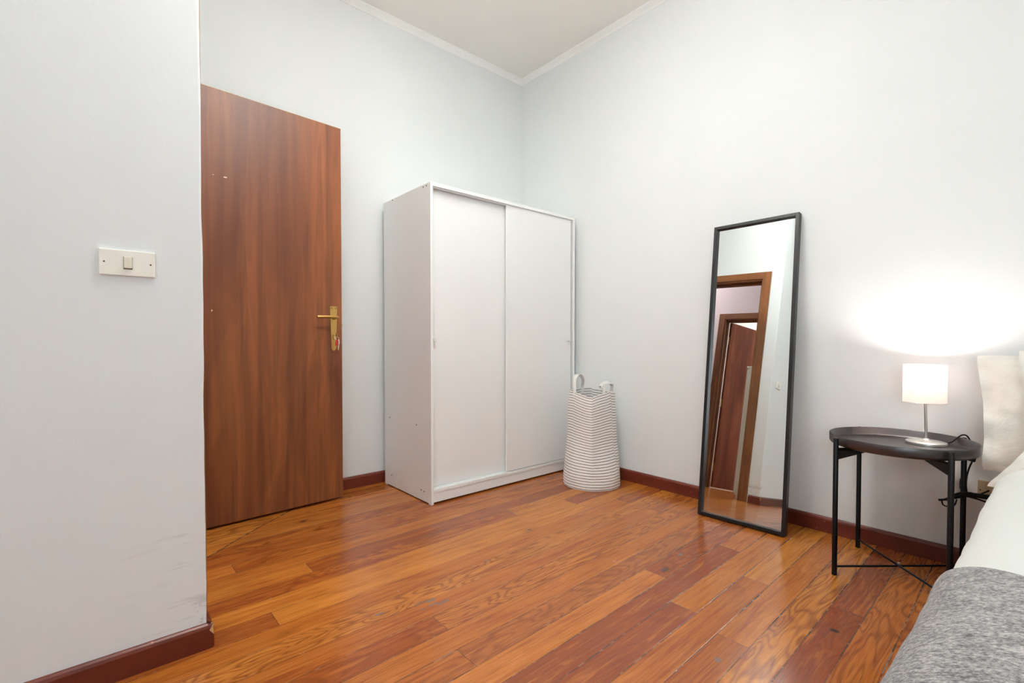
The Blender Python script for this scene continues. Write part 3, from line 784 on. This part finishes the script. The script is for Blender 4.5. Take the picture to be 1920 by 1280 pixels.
# ------------------------------------------------------------------ switch and socket plates
def switch():
    s = thing('light_switch', 'wide cream light switch plate with one rocker on the left wall', 'light switch', (.077, WY, 1.1055))
    b = NB(); box(b, -.0585, .0585, -.008, 0, -.034, .034, bev=.0022)
    pl = obj('switch_plate', b, M['cream'], s)
    b = NB(); box(b, -.0095, .0095, -.0086, -.006, -.0165, .0165, bev=.0006)
    obj('rocker_recess', b, M['hole'], s)
    b = NB(); box(b, -.0088, .0088, -.0125, -.004, -.0152, .0158, bev=.0015, mat=Matrix.Rotation(math.radians(-5), 4, 'X')); obj('rocker', b, M['creamdark'], s)
    for x in (-.0485, .0485):
        b = NB(); tube(b, [(x, -.006, 0), (x, -.0086, 0)], .0021, 10); obj('screw', b, M['hole'], pl)
switch()
def socket():
    s = thing('wall_socket', 'cream socket plate with the bed shadow in its colour, low on the right wall', 'socket', (XB, .155, .325))
    b = NB(); box(b, -.008, 0, -.058, .058, -.034, .034, bev=.002); pl = obj('socket_plate', b, M['socket'], s)
    for y in (-.048, .050):
        b = NB(); tube(b, [(-.006, y, -.004), (-.0088, y, -.004)], .0024, 10); obj('screw', b, M['hole'], pl)
    b = NB(); box(b, -.0095, -.006, -.012, .012, -.022, .022, bev=.001); obj('socket_insert', b, M['creamdark'], s)
    b = NB()
    for z in (-.012, 0, .012): tube(b, [(-.0085, 0, z), (-.0101, 0, z)], .0023, 8)
    obj('pin_hole', b, M['hole'], s)
socket()

# ------------------------------------------------------------------ bed
def bed():
    b_ = thing('bed', 'wide bed with white and grey bedding, headboard on the right wall', 'bed', (1.55, -.7, 0))
    def R(x0, x1, y0, y1, z0, z1): return (x0-1.55, x1-1.55, y0+.7, y1+.7, z0, z1)
    b = NB(); box(b, *R(.50, 2.55, -1.48, .085, .10, .22), bev=.01); obj('bed_base', b, M['greyfab'], b_)
    b = NB(); box(b, *R(2.55, 2.588, -1.52, .100, .08, .858), bev=.012, seg=3); obj('headboard', b, M['greyfab'], b_)
    b = NB(); box(b, *R(.52, 2.545, -1.47, .095, .22, .425), bev=.03, seg=4); obj('mattress', b, M['canvas'], b_, True)
    for x in (.6, 2.45):
        for y in (-1.4, 0.0):
            b = NB(); tube(b, [(x-1.55, y+.7, 0), (x-1.55, y+.7, .1)], .025, 16, radii=[.018, .026]); obj('leg', b, M['black'], b_, True)
bed()
# cross-section of the bedding: points (y, z) from the hanging hem over the top to the far hem
SEC = [(.112, .16), (.118, .24), (.124, .33), (.130, .40), (.1335, .435), (.132, .458), (.126, .478), (.114, .497), (.094, .514), (.066, .529), (.02, .543), (-.06, .556), (-.2, .567), (-.45, .575),
       (-.7, .577), (-.95, .573), (-1.2, .560), (-1.38, .537), (-1.47, .50), (-1.505, .44), (-1.50, .36), (-1.49, .26), (-1.485, .16)]
def section(k=4):
    p = smoothpath([(0, y, z) for y, z in SEC], k); return [(q.y, q.z) for q in p]
def sheet(name, x0f, x1f, off, mat, thick, amp, nx=110, seedz=0.0, trim=0, foot=None):
    S = section(5)
    if trim: S = S[trim:-trim]
    n = len(S); b = NB(); rows = [[], []]
    for layer in (0, 1):
        for j in range(n):
            y, z = S[j]
            ya_, za_ = S[max(j-1, 0)]; yb_, zb_ = S[min(j+1, n-1)]
            ty_, tz_ = yb_-ya_, zb_-za_; L = math.hypot(ty_, tz_); ny, nz = tz_/L, -ty_/L
            if nz < 0 and abs(nz) > .3: ny, nz = -ny, -nz
            if abs(nz) <= .3:
                if (y > -.6) != (ny > 0): ny, nz = -ny, -nz
            row = []
            for i in range(nx+1):
                u = i/nx; x = x0f(y) + (x1f(y)-x0f(y))*u
                w1 = noise.noise(Vector((x*5, y*3.2, z*3+seedz)))
                w2 = noise.noise(Vector((x*14, y*5, z*5+seedz+4)))
                sideness = max(0, min(1, (.535-z)/.06))
                d = amp*(w1*(.9) + w2*.35*(1+sideness)) + off - layer*thick
                ed = min(u, 1-u)*abs(x1f(y)-x0f(y))
                if ed < .012: d -= (1-layer*2)*thick*.42*(1-ed/.012)
                row.append(b.verts.new((x, y+ny*d, z+nz*d)))
            rows[layer].append(row)
    for layer in (0, 1):
        for j in range(n-1):
            for i in range(nx):
                b.faces.new((rows[layer][j][i], rows[layer][j][i+1], rows[layer][j+1][i+1], rows[layer][j+1][i]))
    A, B_ = rows
    for j in range(n-1):
        for i in (0, nx): b.faces.new((A[j][i], A[j+1][i], B_[j+1][i], B_[j][i]))
    for i in range(nx):
        for j in (0, n-1): b.faces.new((A[j][i], A[j][i+1], B_[j][i+1], B_[j][i]))
    o = obj(name, b, mat, None, True)
    for p in o.data.polygons: p.use_smooth = True
    return o
duv = sheet('duvet', lambda y: .50, lambda y: 2.03 + .03*math.sin(y*6), .0, M['duvet'], .03, .004)
tag(duv, 'smooth white duvet spread over the bed, its upper part left bare', 'duvet')
def edgex(y): return 1.135 - .85*max(0, min(.13, .135-y)) - .12*max(0, min(.5, .005-y))
blk = sheet('blanket', lambda y: .44, edgex, .0125, M['blanket'], .012, .004, 90, 0.0, 6)
tag(blk, 'grey marl wool blanket folded over the foot of the bed', 'blanket')

def pillow(name, label, corners, T, wr, seed, flange=.10, nrm=1):
    c = [Vector(p) for p in corners]                 # BL, BR, TR, TL
    cen = sum(c, Vector())/4
    N = 56; b = NB(); lay = []
    nv = (c[1]-c[0]).cross(c[3]-c[0]).normalized()*nrm
    def P(u, v): return c[0]*(1-u)*(1-v)+c[1]*u*(1-v)+c[2]*u*v+c[3]*(1-u)*v
    for s in (1, -1):
        g = []
        for j in range(N+1):
            row = []
            for i in range(N+1):
                u, v = i/N, j/N; a, e = 2*u-1, 2*v-1
                # edges draw in between the corners
                pu = .5+.5*a*(1-.045*(1-e*e)-.022*e**10); pv = .5+.5*e*(1-.045*(1-a*a)-.022*a**10)
                p = P(pu, pv)
                k = 1-flange*2
                au, av = min(1, abs(a)/(1-flange)), min(1, abs(e)/(1-flange))
                h = T*((1-au**2.6)*(1-av**2.6))**.55 if au < 1 and av < 1 else 0
                w1 = noise.noise(Vector((u*4+seed, v*4, 3)))
                w2 = noise.noise(Vector((u*10+seed, v*7+u*5, 8)))
                rim = max(abs(a), abs(e))
                d = wr*(w1+.5*w2)*(.4+.6*rim)
                fl = wr*1.3*noise.noise(Vector((u*6+seed, v*6, 20)))*max(0, (rim-.8)/.2)
                row.append(b.verts.new(cen + (p-cen) + nv*(s*(h+.0018)+ (d*s if h > 0 else 0)*min(1, h/T*2) + fl)))
            g.append(row)
        lay.append(g)
    for s in (0, 1):
        for j in range(N):
            for i in range(N): b.faces.new((lay[s][j][i], lay[s][j][i+1], lay[s][j+1][i+1], lay[s][j+1][i]))
    for i in range(N):
        for j in (0, N):
            b.faces.new((lay[0][j][i], lay[0][j][i+1], lay[1][j][i+1], lay[1][j][i]))
            b.faces.new((lay[0][i][j], lay[0][i+1][j], lay[1][i+1][j], lay[1][i][j]))
    o = obj(name, b, M['pillow'], None, True)
    for p in o.data.polygons: p.use_smooth = True
    tag(o, label, 'pillow', 'pillows against the headboard')
    return o
pillow('pillow', 'upright ivory pillow with a creased rim, nearest to the lamp', [(2.44, .192, .428), (2.44, -.46, .46), (2.50, -.46, .862), (2.498, .219, .848)], .055, .015, 3.0)
pillow('pillow', 'upright ivory pillow half cut off by the right edge of the photo', [(2.30, .075, .50), (2.31, -.60, .50), (2.40, -.60, .87), (2.405, .108, .868)], .05, .012, 11.0)
pillow('pillow', 'white pillow lying lowest, its pointed corner over the bed edge', [(2.19, .165, .425), (2.05, -.52, .47), (2.22, -.60, .66), (2.23, .045, .635)], .035, .006, 21.0, .06)

# ------------------------------------------------------------------ lamps of the rooms, out of view
def pendant():  # ceiling lamp read off shadows; bowl and uplight added, moved to balance the walls
    x, y, zc = 1.03, 1.20, 2.36 - HZ
    p = thing('unseen_pendant_lamp', 'unseen bedroom pendant lamp above the view, bowl and upward light added to brighten the ceiling', 'lamp', (x, y, HZ))
    b = NB(); lathe(b, 0, 0, [(0, 0), (.05, 0), (.05, -.012), (.012, -.035), (0, -.035)], 32); obj('ceiling_rose', b, M['white'], p, True)
    b = NB(); tube(b, [(0, 0, -.03), (0, 0, zc+.01)], .003, 8); obj('cord', b, M['cream'], p)
    R_ = .17; prof = [(R_*math.sin(t), zc+.07-.11*math.cos(t)) for t in [PI/2*k/12 for k in range(13)]]
    prof[0] = (0, zc-.04); prof += [(R_-.004, zc+.07)] + [((R_-.004)*math.sin(t), zc+.07-.106*math.cos(t)) for t in [PI/2*k/12 for k in range(11, -1, -1)]]
    prof[-1] = (0, zc-.036)
    b = NB(); lathe(b, 0, 0, prof, 40)
    obj('glass_bowl', b, emit('added_bowl_glow', (.98, .985, 1.0), P_BOWL/(PI*2.2*PI*R_**2)), p, True)
    l = bpy.data.lights.new('added_uplight', 'AREA'); l.shape = 'DISK'; l.size = .28; l.energy = P_UP; l.color = (.945, .984, 1.0); l.spread = math.radians(118)  # added upward light to brighten the ceiling
    o = bpy.data.objects.new('added_uplight', l); o.location = (x, y, HZ+zc+.075); o.rotation_euler = (PI, 0, 0); COL.objects.link(o)
pendant()
def ceil_lamp(loc, R_, power, label, col=(1, .93, .88)):
    p = thing('ceiling_lamp', label, 'lamp', loc)
    b = NB(); lathe(b, 0, 0, [(0, 0), (R_, 0), (R_, -.02), (0, -.02)], 40); obj('lamp_plate', b, M['white'], p)
    b = NB(); lathe(b, 0, 0, [(R_*.9, -.02), (R_*.85, -.05), (R_*.5, -.08), (0, -.09)], 40)
    obj('lamp_dome', b, emit(label[:12]+'_glow', col, power/(PI*PI*R_**2*1.2)), p, True)
ceil_lamp((-.45, 3.3, HZ), .14, P_HALL, 'round ceiling lamp of the dim hallway', (1, .9, .9))
ceil_lamp((-2.5, 2.9, HZ), .18, P_ROOM, 'round ceiling lamp of the room across the hallway')
